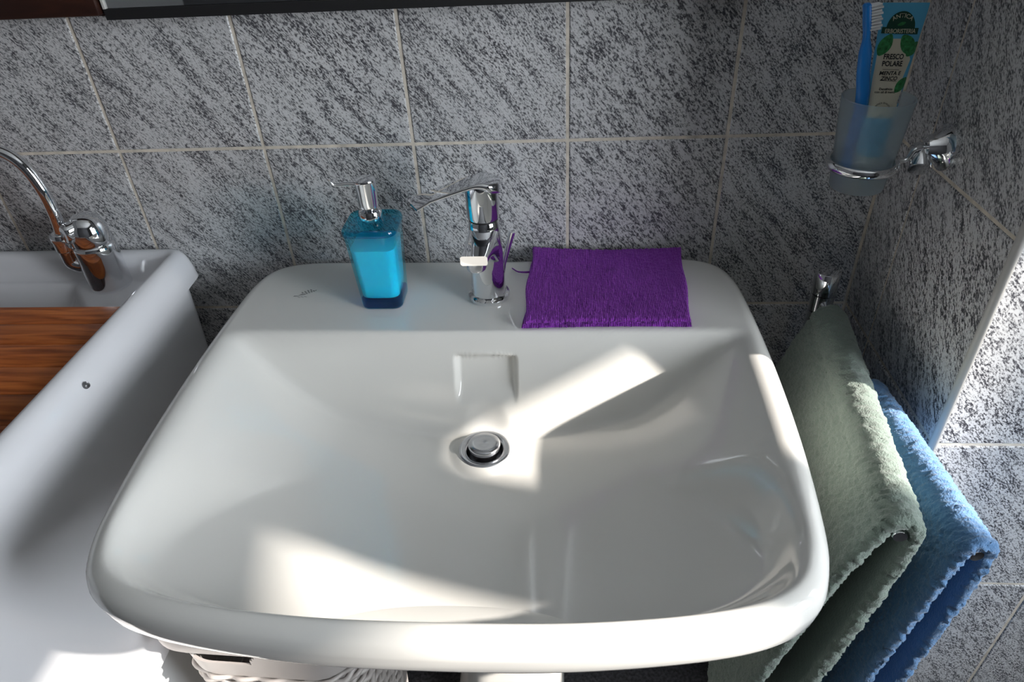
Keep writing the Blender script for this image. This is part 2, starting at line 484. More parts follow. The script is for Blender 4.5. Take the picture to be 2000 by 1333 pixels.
# spout: lofted rounded-rectangle arm reaching to the front
loops = []
for t in np.linspace(0, 1, 24):
    y = 0.008 - 0.088 * t
    top = 0.1035 - 0.004 * math.sin(math.pi * t) - 0.001 * t
    bot = 0.030 + 0.0605 * (1 - (1 - t) ** 2.0)
    wd = 0.0385 - 0.0075 * t
    r = min(0.003 + 0.005 * (1 - t), (top - bot) / 2 - 0.0005)
    loops.append([(x - 0.0045 * t, y, (top + bot) / 2 + z) for x, z in rrect(wd, top - bot, r, 5)])
vs, fs = loft(loops)
sp = mesh_obj('spout', vs, fs, CHROME, tap, sharp=35)
vs, fs = lathe([(0.0105, -0.008), (0.0115, -0.006), (0.0115, 0.004), (0.0105, 0.0045)], 32)
mesh_obj('aerator', vs, fs, CHROME_BRUSHED, sp, sharp=45, loc=(-0.004, -0.066, 0.0865))
vs, fs = lathe([(0.0178, 0.1085), (0.0178, 0.1125)], 48)
mesh_obj('gap_ring', vs, fs, BLACK, tap, sharp=45, loc=(0, 0.001, 0))
hs = lathe([(0.0165, 0.1115), (0.0192, 0.1125), (0.0198, 0.116), (0.0200, 0.148), (0.0196, 0.1545)], 56)
lever = mesh_obj('lever_cap', hs[0], hs[1], CHROME, tap, sharp=45, loc=(0, 0.001, 0))
# lever paddle: head over the cap, blade running to the left and slightly down
loops = []
for t in np.linspace(0, 1, 30):
    x = 0.0225 - 0.108 * t
    hw = 0.0205 * (1 - max(0, (0.14 - t) / 0.14) ** 2 * 0.62)          # rounded head end
    hw *= 1 - 0.16 * t
    top = 0.1585 + 0.0045 * math.sin(min(1, t / 0.3) * math.pi * 0.5) - 0.038 * max(0, t - 0.18) ** 1.15
    thick = 0.008 * max(0, 1 - t / 0.25) ** 0.7 + 0.0062 - 0.003 * t
    bot = top - thick
    r = min(0.0045, (top - bot) / 2 * 0.95)
    sk = -0.012 * max(0, t - 0.75) / 0.25                                 # slanted tip
    loops.append([(x + sk * (yy / 0.02) * 1.0, yy - 0.004 * t + 0.001, (top + bot) / 2 + zz) for yy, zz in rrect(2 * hw, top - bot, r, 5)])
vs, fs = loft(loops)
mesh_obj('lever_handle', vs, fs, CHROME, tap, sharp=40)
vs, fs = tube([(0.016, 0.021, 0.012), (0.019, 0.022, 0.035), (0.0245, 0.023, 0.055), (0.032, 0.024, 0.080)], [0.0028, 0.003, 0.0036, 0.0042], 14)
mesh_obj('pull_rod', vs, fs, CHROME, tap, sharp=50)

# ------------------------------------------------------------------ soap dispenser
def clear_plastic(name, tint):
    """thin tinted clear plastic: tinted see-through with a glossy skin by angle"""
    m = bpy.data.materials.new(name); m.use_nodes = True
    N, L = m.node_tree.nodes, m.node_tree.links
    N.remove(N['Principled BSDF'])
    tr = N.new('ShaderNodeBsdfTransparent'); tr.inputs[0].default_value = (*tint, 1)
    gl = N.new('ShaderNodeBsdfGlossy'); gl.inputs['Roughness'].default_value = 0.05; gl.inputs[0].default_value = (0.9, 0.95, 1, 1)
    lw = N.new('ShaderNodeLayerWeight'); lw.inputs[0].default_value = 0.5
    pw = N.new('ShaderNodeMath'); pw.operation = 'POWER'; pw.inputs[1].default_value = 5.0
    fr = N.new('ShaderNodeMath'); fr.operation = 'MULTIPLY_ADD'; fr.inputs[1].default_value = 0.8; fr.inputs[2].default_value = 0.04
    L.new(lw.outputs['Facing'], pw.inputs[0]); L.new(pw.outputs[0], fr.inputs[0])
    mx = N.new('ShaderNodeMixShader')
    L.new(fr.outputs[0], mx.inputs[0]); L.new(tr.outputs[0], mx.inputs[1]); L.new(gl.outputs[0], mx.inputs[2])
    L.new(mx.outputs[0], N['Material Output'].inputs[0])
    return m
BLUE_PLASTIC = clear_plastic('clear_blue_plastic', (0.52, 0.92, 0.985))
LID_PLASTIC = clear_plastic('clear_blue_lid_plastic', (0.30, 0.78, 0.90))
BASE_PLASTIC = clear_plastic('deep_blue_plastic', (0.10, 0.45, 0.78))
LIQUID = mat('milky_blue_soap', (0.10, 0.80, 1.0), 0.3, Subsurface_Weight=0.5, Subsurface_Scale=0.02)
dsp = thing('soap_dispenser', 'clear blue soap dispenser with chrome pump on washbasin deck', 'soap dispenser', (-0.238, -0.1125, RIM))
def sq_loop(wd, z, r, k=7): return [(x, y, z) for x, y in rrect(wd, wd, r, k)]
def bw(z):  # bottle width by height
    return 0.0535 + 0.0105 * (z / 0.105)
zs = [0, 0.0015, 0.004, 0.012, 0.03, 0.05, 0.07, 0.09, 0.101, 0.104]
loops = [sq_loop(bw(0) - 0.004, 0, 0.010), sq_loop(bw(0) - 0.001, 0.0012, 0.012)] + [sq_loop(bw(z), z, 0.0135) for z in zs[2:]]
loops += [sq_loop(bw(0.104) - 0.006, 0.104, 0.0115)] + [sq_loop(bw(z) - 0.0062, z, 0.0105) for z in (0.09, 0.07, 0.05, 0.03, 0.016)] + [sq_loop(bw(0.0) - 0.013, 0.0125, 0.009)]
vs, fs = loft(loops)
mesh_obj('bottle', vs, fs, BLUE_PLASTIC, dsp, sharp=50)
lz = [(0.0135, 0.014), (0.0165, 0.0072), (0.03, 0.0068), (0.05, 0.0068), (0.07, 0.0068), (0.084, 0.0068), (0.0845, 0.0085)]
loops = [sq_loop(bw(z) - q, z, 0.0100) for z, q in lz]
vs, fs = loft(loops)
mesh_obj('soap_filling', vs, fs, LIQUID, dsp, sharp=60)['label'] = 'milky bright blue liquid soap inside the bottle'
vs, fs = loft([sq_loop(bw(0) - 0.006, 0.0008, 0.010), sq_loop(bw(0) - 0.0016, 0.002, 0.0118), sq_loop(bw(0.011) - 0.0016, 0.0112, 0.0125), sq_loop(bw(0.011) - 0.008, 0.0122, 0.010)])
mesh_obj('base_block', vs, fs, BASE_PLASTIC, dsp, sharp=50)['label'] = 'deep blue solid base of the bottle'
T0 = 0.1045
loops = [sq_loop(bw(T0) + 0.0022, T0, 0.0145), sq_loop(bw(T0) + 0.0028, T0 + 0.002, 0.0148), sq_loop(bw(T0) + 0.002, T0 + 0.0058, 0.0145), sq_loop(bw(T0) - 0.0012, T0 + 0.0078, 0.013),
         sq_loop(bw(T0) - 0.006, T0 + 0.0078, 0.0115), sq_loop(bw(T0) - 0.009, T0 + 0.0056, 0.0105), sq_loop(0.034, T0 + 0.0064, 0.0168), sq_loop(0.0285, T0 + 0.012, 0.0141), sq_loop(0.026, T0 + 0.0135, 0.0129)]
vs, fs = loft(loops)
mesh_obj('lid', vs, fs, LID_PLASTIC, dsp, sharp=50)
vs, fs = lathe([(0.0125, T0 + 0.011), (0.0138, T0 + 0.012), (0.0138, T0 + 0.0205), (0.0128, T0 + 0.0225), (0.0095, T0 + 0.023), (0.0072, T0 + 0.0235), (0.0072, T0 + 0.028)], 48)
mesh_obj('collar', vs, fs, CHROME, dsp, sharp=40)
pump = lathe([(0.0105, T0 + 0.0262), (0.0112, T0 + 0.0268), (0.0112, T0 + 0.030), (0.0118, T0 + 0.034), (0.0128, T0 + 0.058), (0.0132, T0 + 0.0595), (0.0126, T0 + 0.0612), (0.004, T0 + 0.0622)], 48)
ph_ = mesh_obj('pump_head', pump[0], pump[1], CHROME, dsp, sharp=40)
p0 = at_y(643, 351, -0.118) - np.array([-0.238, -0.1125, RIM])
vs, fs = tube(spline([(-0.006, 0, T0 + 0.0550), (-0.022, -0.001, T0 + 0.0558), (-0.036, -0.003, T0 + 0.0560), (p0[0], p0[1], p0[2])], 6), [0.0048] * 4 + [0.0040] * 5 + [0.0034] * 6 + [0.0028] * 4, 14, flat=0.6)
mesh_obj('nozzle', vs, fs, CHROME, ph_, sharp=50)

# ------------------------------------------------------------------ purple cloth (folded, several layers)
PURPLE = mat('purple_microfibre', (0.25, 0.033, 0.43), 0.95, Sheen_Weight=0.5, Sheen_Roughness=0.5)
PURPLE.node_tree.nodes['Principled BSDF'].inputs['Sheen Tint'].default_value = (0.75, 0.3, 1.0, 1)
N, L, b = nodes(PURPLE)
tc = N.new('ShaderNodeTexCoord')
wv = N.new('ShaderNodeTexWave'); wv.inputs['Scale'].default_value = 150; wv.inputs['Distortion'].default_value = 3.0; wv.inputs['Detail Scale'].default_value = 4.0; wv.inputs['Detail'].default_value = 3
mp = N.new('ShaderNodeMapping'); mp.inputs['Scale'].default_value = (1, 0.15, 0.15)
nz = N.new('ShaderNodeTexNoise'); nz.inputs['Scale'].default_value = 700
L.new(tc.outputs['Object'], mp.inputs[0]); L.new(mp.outputs[0], wv.inputs['Vector']); L.new(tc.outputs['Object'], nz.inputs['Vector'])
ad = N.new('ShaderNodeMath'); ad.operation = 'ADD'; L.new(wv.outputs['Fac'], ad.inputs[0]); L.new(nz.outputs[0], ad.inputs[1])
bp = N.new('ShaderNodeBump'); bp.inputs['Strength'].default_value = 0.9; bp.inputs['Distance'].default_value = 0.0012
L.new(ad.outputs[0], bp.inputs['Height']); L.new(bp.outputs[0], b.inputs['Normal'])
cloth = thing('cleaning_cloth', 'folded purple microfibre cloth lying on washbasin deck beside the tap', 'cloth', (0.045, -0.095, RIM))
corn = {k: at_z(u, v, RIM + z) - np.array([0.045, -0.095, RIM]) for k, (u, v, z) in dict(bl=(1040, 491, 0.010), br=(1330, 489, 0.012), fr=(1350, 638, 0.003), fl=(1021, 641, 0.003)).items()}
def fold_layer(name, z0, th, inset, seed, nx=90, ny=60, top_wave=0.0012):
    """one folded layer: pillow-edged slab between the four corners, following the deck"""
    rg = np.random.default_rng(seed)
    top, bot = [], []
    for j in range(ny + 1):
        v = j / ny
        for i in range(nx + 1):
            u = i / nx
            P = (corn['fl'][:2] * (1 - u) + corn['fr'][:2] * u) * (1 - v) + (corn['bl'][:2] * (1 - u) + corn['br'][:2] * u) * v
            c0 = (corn['fl'] + corn['fr'] + corn['bl'] + corn['br'])[:2] / 4
            edge = min(u * 0.21, (1 - u) * 0.21, v * 0.17, (1 - v) * 0.17)
            P = P + (c0 - P) * inset
            wob = 0.0022 * math.sin(9 * v + seed) * (1 if u < 0.5 else -0.6) * abs(u - .5) * 2
            bow = 0.0035 * math.sin(math.pi * u) * (v - 0.5)
            P = P + np.array([wob, -bow * 1.4])
            e = min(edge / (th * 0.5), 1.0)
            hgt = th * 0.5 * math.sqrt(max(0, 1 - (1 - e) ** 2))
            sag = 0.0
            wave = top_wave * (noise.noise(Vector((P[0] * 22, P[1] * 22, seed))) + 0.6 * noise.noise(Vector((P[0] * 60, P[1] * 60, seed))))
            lift = 0.006 * max(0, v - 0.72) / 0.28 * (0.5 + 0.5 * (abs(u - 0.5) * 2) ** 2)
            zc = z0 + th / 2 + lift
            fz = 0.0006 * rg.standard_normal()
            top.append((P[0], P[1], zc + hgt + wave * e + fz * 0.8))
            bot.append((P[0], P[1], max(zc - hgt, 0.0002)))
    n = (nx + 1) * (ny + 1)
    vs = top + bot; fs = []
    for j in range(ny):
        for i in range(nx):
            a = j * (nx + 1) + i
            fs.append((a, a + 1, a + nx + 2, a + nx + 1)); fs.append((n + a, n + a + nx + 1, n + a + nx + 2, n + a + 1))
    for i in range(nx):
        fs.append((i, n + i, n + i + 1, i + 1)); q = ny * (nx + 1) + i; fs.append((q, q + 1, n + q + 1, n + q))
    for j in range(ny):
        a = j * (nx + 1); b2 = a + nx + 1; fs.append((a, b2, n + b2, n + a)); a += nx; b2 = a + nx + 1; fs.append((a, n + a, n + b2, b2))
    return mesh_obj(name, vs, fs, PURPLE, cloth)
fold_layer('fold', 0.0003, 0.0040, 0.004, 11)
fold_layer('fold', 0.0040, 0.0040, 0.010, 12)
fold_layer('fold', 0.0077, 0.0046, 0.0, 13, 150, 100)
q = at_z(1000, 524, RIM + 0.004) - np.array([0.045, -0.095, RIM]); q2 = at_z(1022, 532, RIM + 0.006) - np.array([0.045, -0.095, RIM])
vs, fs = tube(spline([q, (q + q2) / 2 + np.array([0, -0.002, -0.001]), q2, q2 + np.array([0.012, 0, 0])], 6), [0.0006 + 0.0011 * i / 18 for i in range(19)], 8)
mesh_obj('loose_thread', vs, fs, PURPLE, cloth)

# ------------------------------------------------------------------ laundry tub on the left
TX = -0.530
tub = thing('laundry_tub', 'deep white ceramic laundry tub with broad rounded rim beside the washbasin', 'laundry tub', (TX, 0, 0))
def tub_outline(ins_r, ins_b, k=6, rr=0.03):
    x0, x1, y0, y1 = -0.62 + ins_r, -ins_r, -0.60 + ins_r, -0.003 - ins_b
    r = max(rr - ins_r * 0.5, 0.008)
    return [(x0 + (x1 - x0) / 2 + px, y0 + (y1 - y0) / 2 + py) for px, py in rrect(x1 - x0, y1 - y0, r, k)]
prof = [(0.048, 0.036, 0.40), (0.027, 0.036, 0.53), (0.016, 0.036, 0.65), (0.0075, 0.036, 0.78), (0.007, 0.024, 0.826), (0.0065, 0.022, 0.832), (0.0065, 0.002, 0.834), (0.008, 0.0, 0.840), (0.0115, 0.0, 0.850), (0.0148, 0.0, 0.858), (0.019, 0.001, 0.866), (0.025, 0.004, 0.8715),
        (0.031, 0.010, 0.8742), (0.035, 0.016, 0.874), (0.0375, 0.022, 0.871), (0.0395, 0.026, 0.864), (0.041, 0.030, 0.852), (0.044, 0.034, 0.843), (0.050, 0.040, 0.8405)]
# the shoulder on the long side: a smooth, wide roll
prof[4:8] = [(0.0066, 0.036, 0.80), (0.0060, 0.036, 0.822), (0.0064, 0.035, 0.8335), (0.0068, 0.001, 0.8345)]
loops = [[(x, y, z) for x, y in tub_outline(i, bk - i if False else bk)] for i, bk, z in prof]
vs, fs = loft(loops, cap=False)
fs.append(tuple(range(len(loops[0])))[::-1])
mesh_obj('rim_shell', vs, fs, CERAMIC_TUB, tub, sharp=60)
# sunk deck with the bowl opening
x0, x1, y0, y1 = -0.62 + 0.049, -0.049, -0.60 + 0.049, -0.042
nx, ny = 110, 100
vs, fs = [], []
for j in range(ny + 1):
    for i in range(nx + 1):
        x = x0 + (x1 - x0) * i / nx; y = y0 + (y1 - y0) * j / ny
        sd = min(-(x + 0.165) if False else 1, -y - 0.050, x + 0.565, y + 0.54, -x - 0.075, (-(x + 0.168) * 0.75 - (y + 0.06) * 0.66))
        d = 0.0 if sd < 0 else min(0.012 * min(1, sd / 0.008) ** 2 + max(0, sd - 0.006) * 1.35, 0.26)
        vs.append((x, y, 0.8405 - d))
for j in range(ny):
    for i in range(nx):
        a = j * (nx + 1) + i; fs.append((a, a + 1, a + nx + 2, a + nx + 1))
mesh_obj('basin_interior', vs, fs, CERAMIC_TUB, tub)
# rivet in the rim
GREY = mat('grey_metal', (0.25, 0.25, 0.26), 0.35, 0.8)
pr = np.array([-0.0115, -0.296, 0.8545])
Mx = axis_matrix(pr, (0.8, 0, 0.6))
vs, fs = lathe([(0.0042, -0.002), (0.0042, 0.0006), (0.0034, 0.0012), (0.0026, 0.0008), (0.0022, -0.0004), (0.0016, 0.0004), (0.0005, 0.0008)], 24)
mesh_obj('rivet', xf(vs, Mx), fs, GREY, tub, sharp=60)
cab = thing('tub_cabinet', 'white base cabinet carrying the ceramic laundry tub', 'cabinet', (TX, 0, 0))
CABW = mat('white_laminate', (0.62, 0.64, 0.65), 0.35)
bm_obj('carcass', box(-0.558, -0.064, -0.54, -0.03, 0.06, 0.399, 0.003), CABW, cab)
bm_obj('plinth', box(-0.55, -0.07, -0.50, -0.04, 0.0, 0.06), CABW, cab)
for xa, xb in ((-0.556, -0.312), (-0.306, -0.062)):
    d_ = bm_obj('door', box(xa, xb, -0.558, -0.5405, 0.065, 0.395, 0.002), CABW, cab)
    vs, fs = lathe([(0.004, 0), (0.004, 0.012), (0.010, 0.016), (0.010, 0.022), (0.006, 0.025)], 20)
    mesh_obj('knob', xf(vs, axis_matrix((xb - 0.03 if xa < -0.4 else xa + 0.03, -0.558, 0.34), (0, -1, 0))), fs, CHROME, d_, sharp=40)

# wooden washboard resting on the tub
board = thing('washboard', 'red-brown slatted wooden board lying over the laundry tub', 'wooden board', (TX - 0.042, -0.146, 0.8407))
y = 0.0
for i, wd in enumerate((0.040, 0.043, 0.045, 0.048, 0.050, 0.052, 0.052, 0.05)):
    bm_obj('plank', box(-0.51, 0.0, -wd + 0.0004, -0.0004, -0.011, 0.011, 0.0012), REDWOOD, board, loc=(0, y, 0.0113 + (0.0004 if i % 2 else 0)))
    y -= wd

# tub tap
TB = tuple(at_z(219, 556, 0.8405))
t2 = thing('tub_tap', 'chrome tap with swan-neck spout standing on the laundry tub', 'tap', TB)
vs, fs = lathe([(0.0275, 0), (0.028, 0.0015), (0.0275, 0.004), (0.0272, 0.045), (0.0275, 0.062), (0.0268, 0.067), (0.025, 0.0685)], 56)
mesh_obj('body', vs, fs, CHROME, t2, sharp=45)
vs, fs = lathe([(0.0245, 0.068), (0.0252, 0.071), (0.0252, 0.083), (0.0238, 0.094), (0.0195, 0.103), (0.012, 0.1085), (0.003, 0.110)], 56)
dome = mesh_obj('cap', vs, fs, CHROME, t2, sharp=60)
loops = []
for t in np.linspace(0, 1, 14):   # short hooded lever over the cap, towards the front left
    dirx, diry = -0.55, -0.83
    s = -0.006 + 0.036 * t
    wd = 0.024 - 0.002 * t; hh = 0.032 - 0.006 * t
    z = 0.093 - 0.002 * t
    r = min(wd, hh) * 0.42
    if t > 0.93: wd *= 0.86; hh *= 0.86
    loops.append([(dirx * s - diry * a, diry * s + dirx * a, z + c_) for a, c_ in rrect(wd, hh, r, 5)])
vs, fs = loft(loops)
mesh_obj('lever', vs, fs, CHROME, t2, sharp=45)
ex = at_y(126, 480, TB[1] - 0.005) - np.array(TB)
ezb = 0.034
vs, fs = tube(spline([(-0.018, -0.002, ezb), (-0.027, -0.003, ezb), (ex[0] + 0.008, -0.004, ezb + 0.001), (ex[0] + 0.001, -0.005, ezb + 0.006), (ex[0], -0.005, ezb + 0.015), (ex[0], -0.005, ezb + 0.028)], 6), 0.0105, 24)
mesh_obj('elbow', vs, fs, CHROME, t2, sharp=50)
vs, fs = lathe([(0.010, 0.024), (0.0122, 0.026), (0.0122, 0.040), (0.0130, 0.0405), (0.0130, 0.049), (0.0115, 0.051), (0.009, 0.0515)], 40)
mesh_obj('nut', vs, fs, CHROME, t2, sharp=40, loc=(ex[0], -0.005, ezb))
base = np.array(TB)
pp = [at_y(u, v, TB[1] - 0.005) - base for u, v in ((121, 462), (106, 418), (80, 368), (45, 324), (2, 297))]
pp += [np.array([pp[-1][0] - 0.04, -0.006, pp[-1][2] + 0.008]), np.array([pp[-1][0] - 0.085, -0.02, pp[-1][2] - 0.004]), np.array([pp[-1][0] - 0.12, -0.035, pp[-1][2] - 0.03]), np.array([pp[-1][0] - 0.135, -0.045, pp[-1][2] - 0.07])]
vs, fs = tube(spline(pp, 10), 0.0078, 24)
mesh_obj('spout', vs, fs, CHROME, t2)

# ------------------------------------------------------------------ mirror and wall cabinet above
mr = thing('wall_mirror', 'mirror in a black frame hung on the tiled wall above the washbasin', 'mirror', (0, 0, 0))
mz = 1.182
bm_obj('glass', box(-0.527, 0.20, -0.030, -0.026, mz + 0.012, 1.95), MIRROR, mr, smooth=False)
bm_obj('bottom_frame', box(-0.530, 0.206, -0.033, -0.0005, mz, mz + 0.0115), BLACKFRAME, mr, smooth=False)
bm_obj('backing', box(-0.526, 0.20, -0.0255, -0.0005, mz + 0.0115, 1.95), BLACKFRAME, mr, smooth=False)
bm_obj('side_frame', box(-0.5302, -0.5275, -0.033, -0.0005, mz + 0.0116, 1.95), TRIM, mr, smooth=False)
bm_obj('side_frame', box(0.2005, 0.206, -0.033, -0.0005, mz + 0.0116, 1.95), BLACKFRAME, mr, smooth=False)
wc = thing('wall_cabinet', 'dark brown wooden wall cabinet hung left of the mirror', 'cabinet', (-0.531, 0, 0))
bm_obj('carcass', box(-0.55, -0.0005, -0.024, -0.0005, mz + 0.003, 1.95, 0.001), CABWOOD, wc)
for a in (-0.548, -0.274):
    d_ = bm_obj('door', box(a, a + 0.272, -0.040, -0.0245, mz + 0.006, 1.948, 0.0015), CABWOOD, wc)
    mesh_obj('knob', *lathe([(0.004, 0), (0.009, 0.012), (0.004, 0.018)], 16), CHROME, d_, loc=(a + 0.136, -0.04, mz + 0.25)).rotation_euler = (math.pi / 2, 0, 0)

# ------------------------------------------------------------------ tumbler holder, tumbler, toothbrush, toothpaste
hx, hy, hz = 0.311, -0.140, 1.033     # ring centre
hold = thing('tumbler_holder', 'chrome wall-mounted ring holder screwed to the tiled niche wall', 'holder', (0.4, -0.132, 1.045))
def L3(x, y, z): return (x - 0.4, y + 0.132, z - 1.045)
vs, fs = lathe([(0.0245, 0), (0.025, 0.002), (0.0243, 0.006), (0.0205, 0.0075), (0.017, 0.012), (0.014, 0.019), (0.0125, 0.026), (0.004, 0.0275)], 48)
mesh_obj('wall_plate', xf(vs, axis_matrix((0, 0, 0), (-1, 0, 0))), fs, CHROME, hold, sharp=40)
vs, fs = lathe([(0.0105, -0.012), (0.0113, -0.011), (0.0113, 0.014), (0.0105, 0.0152), (0.002, 0.0156)], 40)
k_ = axis_matrix(L3(0.372, -0.135, 1.036), (-0.22, -0.75, -0.62))
mesh_obj('knuckle', xf(vs, k_), fs, CHROME, hold, sharp=40)
def cupr(z): return 0.0275 + 0.0075 * z / 0.096     # outer radius by height above base
zb = 1.006
rr_ = cupr(hz - zb) + 0.0038
ringp = [L3(hx + rr_ * math.cos(2 * math.pi * i / 64), hy + rr_ * math.sin(2 * math.pi * i / 64), hz) for i in range(64)]
vs, fs = tube(ringp, 0.0036, 16, closed=True, flat=1.45)
mesh_obj('ring', vs, fs, CHROME, hold)
vs, fs = tube(spline([L3(hx + rr_, hy, hz), L3(hx + rr_ + 0.012, hy + 0.001, hz + 0.003), L3(0.362, -0.138, hz + 0.013), L3(0.374, -0.136, hz + 0.014), L3(0.385, -0.133, hz + 0.010)], 8), 0.0035, 14, flat=0.75)
mesh_obj('arm', vs, fs, CHROME, hold)
FROST = mat('frosted_glass', (0.86, 0.96, 1.0), 0.38, 0.0, Transmission_Weight=0.92, IOR=1.3)
cup = thing('tumbler', 'frosted pale blue glass tumbler held in the chrome ring', 'tumbler', (hx, hy, zb))
H = 0.096
vs, fs = lathe([(cupr(0) - 0.004, 0), (cupr(0) - 0.001, 0.0008), (cupr(0), 0.003), (cupr(0.03), 0.03), (cupr(0.06), 0.06), (cupr(H), H), (cupr(H) - 0.0010, H + 0.0006), (cupr(H) - 0.0020, H), (cupr(0.05) - 0.0022, 0.05), (cupr(0.008) - 0.0025, 0.009), (cupr(0) - 0.006, 0.006), (0.0005, 0.006)], 64)
mesh_obj('glass', vs, fs, FROST, cup, sharp=50)

# toothbrush
BRUSHBLUE = mat('blue_brush_plastic', (0.01, 0.20, 0.62), 0.3)
BRISTLE = mat('white_bristles', (0.75, 0.76, 0.78), 0.6)
b0 = np.array([hx - 0.012, hy + 0.010, zb + 0.0075])
bt = at_y(1694, 6, hy - 0.008)
bj = at_y(1683, 195, hy - 0.012)
bd = (bt - bj) / np.linalg.norm(bt - bj)
brush = thing('toothbrush', 'blue toothbrush with white bristles standing in the frosted tumbler', 'toothbrush', tuple(b0))
Pth = spline([b0, b0 * 0.5 + bj * 0.5 + np.array([0.0005, 0, 0]), bj, bj * 0.7 + bt * 0.3, bj * 0.42 + bt * 0.58 + np.array([0.001, 0, 0]), bj * 0.25 + bt * 0.75 + np.array([0.001, 0, 0]), bt], 8)
loops = []
mm = len(Pth)
rt = np.cross(bd, (0, 1, 0)); rt /= np.linalg.norm(rt); rt = rt if rt[0] > 0 else -rt
nrm = np.cross(rt, bd)
for i, P in enumerate(Pth):
    t = i / (mm - 1)
    wd = np.interp(t, [0, 0.05, 0.45, 0.62, 0.72, 0.80, 0.86, 0.98, 1.0], [0.006, 0.0105, 0.0118, 0.0112, 0.0065, 0.0055, 0.0062, 0.0062, 0.004])
    dp = np.interp(t, [0, 0.05, 0.6, 0.72, 0.85, 0.98, 1.0], [0.006, 0.0105, 0.0105, 0.007, 0.0105, 0.0105, 0.006])
    loops.append([P - b0 + rt * a + nrm * c_ for a, c_ in rrect(wd, dp, min(wd, dp) * 0.4, 4)])
vs, fs = loft(loops)
mesh_obj('handle', vs, fs, BRUSHBLUE, brush, sharp=50)
bm = bmesh.new()
Lh = np.linalg.norm(bt - bj)
for i in range(9):
    for j in range(4):
        o0 = bt - bd * (0.0028 + 0.0026 * i) + rt * 0.002 + nrm * (-0.0038 + 0.00253 * j) - b0
        o1 = o0 + rt * (0.0105 + 0.0012 * ((i % 2) - 0.5)) + bd * random.uniform(-.0003, .0003)
        rr2 = 0.00105
        ra = [bm.verts.new(tuple(o0 + (bd * math.cos(a) + nrm * math.sin(a)) * rr2)) for a in np.linspace(0, 6.283, 6)[:-1]]
        rb = [bm.verts.new(tuple(o1 + (bd * math.cos(a) + nrm * math.sin(a)) * rr2 * 1.1)) for a in np.linspace(0, 6.283, 6)[:-1]]
        for k in range(5): bm.faces.new((ra[k], ra[(k + 1) % 5], rb[(k + 1) % 5], rb[k]))
        bm.faces.new(rb)
bs = bm_obj('bristles', bm, BRISTLE, brush, sharp=40)
bs['kind'] = 'stuff'

# toothpaste tube
LBLUE = mat('tube_light_blue', (0.10, 0.42, 0.66), 0.35)
CREAM = mat('tube_cream', (0.62, 0.58, 0.46), 0.35)
DGREEN = mat('tube_dark_green', (0.006, 0.05, 0.03), 0.35)
LEAF = noisy(mat('tube_leaf_green', (0.03, 0.20, 0.06), 0.35), 400, 0.5)
INK = mat('tube_black_ink', (0.012, 0.012, 0.012), 0.4)
SILVER = noisy(mat('tube_silver_speckle', (0.33, 0.34, 0.36), 0.3), 900, 0.8)
GOLD = mat('tube_pale_print', (0.55, 0.55, 0.42), 0.4)
tb = at_y(1721, 207, -0.147)                       # middle of the visible lower end at the tumbler rim
tt = at_y(1771, 5, -0.135)                        # crimped top
ax_v = (tt - tb); Lv = np.linalg.norm(ax_v); ax_v /= Lv
ax_u = np.array([1, 0.10, 0]) ; ax_u -= ax_v * ax_u.dot(ax_v); ax_u /= np.linalg.norm(ax_u)
ax_n = np.cross(ax_u, ax_v)                        # towards the camera
if ax_n[1] > 0: ax_n = -ax_n
LOW = 0.060
org = tb - ax_v * LOW
paste = thing('toothpaste_tube', 'blue and cream toothpaste tube with green leaves in the tumbler', 'toothpaste', tuple(org + 0))
LT = Lv + LOW
def half_w(v):
    return 0.0130 + (0.0225 - 0.0130) * min(1, max(0, (v - 0.012) / (LT - 0.018)))
def half_t(v):
    return max(0.0007, 0.0125 * (1 - max(0, (v - 0.012)) / (LT - 0.018)) ** 0.85) if v < LT - 0.006 else 0.0007
def surf(u, v, lift=0.0):
    """u across (-1..1 of the flat width), v metres up; front surface of the tube"""
    a = half_w(v); b_ = half_t(v)
    s = max(-0.999, min(0.999, u))
    dpt = b_ * (1 - abs(s) ** 2.4) ** (1 / 2.0)
    return ax_u * (a * s) + ax_v * v + ax_n * (dpt + lift)
loops = []
for v in [0.012, 0.02] + list(np.linspace(0.03, LT - 0.006, 24)) + [LT - 0.0055, LT]:
    a, b_ = half_w(v), half_t(v)
    lp = []
    for i in range(40):
        th = 2 * math.pi * i / 40
        s = math.cos(th)
        dpt = b_ * (1 - min(abs(s), 0.9999) ** 2.4) ** 0.5 * (1 if math.sin(th) >= 0 else -1)
        lp.append(ax_u * (a * s) + ax_v * v + ax_n * dpt)
    loops.append(lp)
vs, fs = loft(loops)
mesh_obj('tube_body', vs, fs, LBLUE, paste, sharp=60)
vs, fs = lathe([(0.0098, 0.001), (0.0112, 0.002), (0.0112, 0.011), (0.0095, 0.0125)], 32)
Mc = Matrix((( *map(float, (ax_u[0], ax_n[0], ax_v[0])), 0), (*map(float, (ax_u[1], ax_n[1], ax_v[1])), 0), (*map(float, (ax_u[2], ax_n[2], ax_v[2])), 0), (0, 0, 0, 1)))
mesh_obj('screw_cap', xf(vs, Mc), fs, CERAMIC, paste, sharp=40)
def patch(name, poly, m, lift, parent=paste, res=0.0012):
    """flat print on the tube: polygon in (u m, v m) cut into a fine grid that follows the surface"""
    bm = bmesh.new()
    vv = [bm.verts.new((x, y, 0)) for x, y in poly]
    f = bm.faces.new(vv)
    bmesh.ops.triangulate(bm, faces=[f])
    for _ in range(5):
        es = [e for e in bm.edges if e.calc_length() > res * 1.8]
        if not es: break
        bmesh.ops.subdivide_edges(bm, edges=es, cuts=1)
        bmesh.ops.triangulate(bm, faces=[f for f in bm.faces if len(f.verts) > 3])
    for v in bm.verts:
        u, q = v.co.x, v.co.y
        v.co = Vector(surf(u / half_w(q), q, lift))
    return bm_obj(name, bm, m, parent, sharp=60)
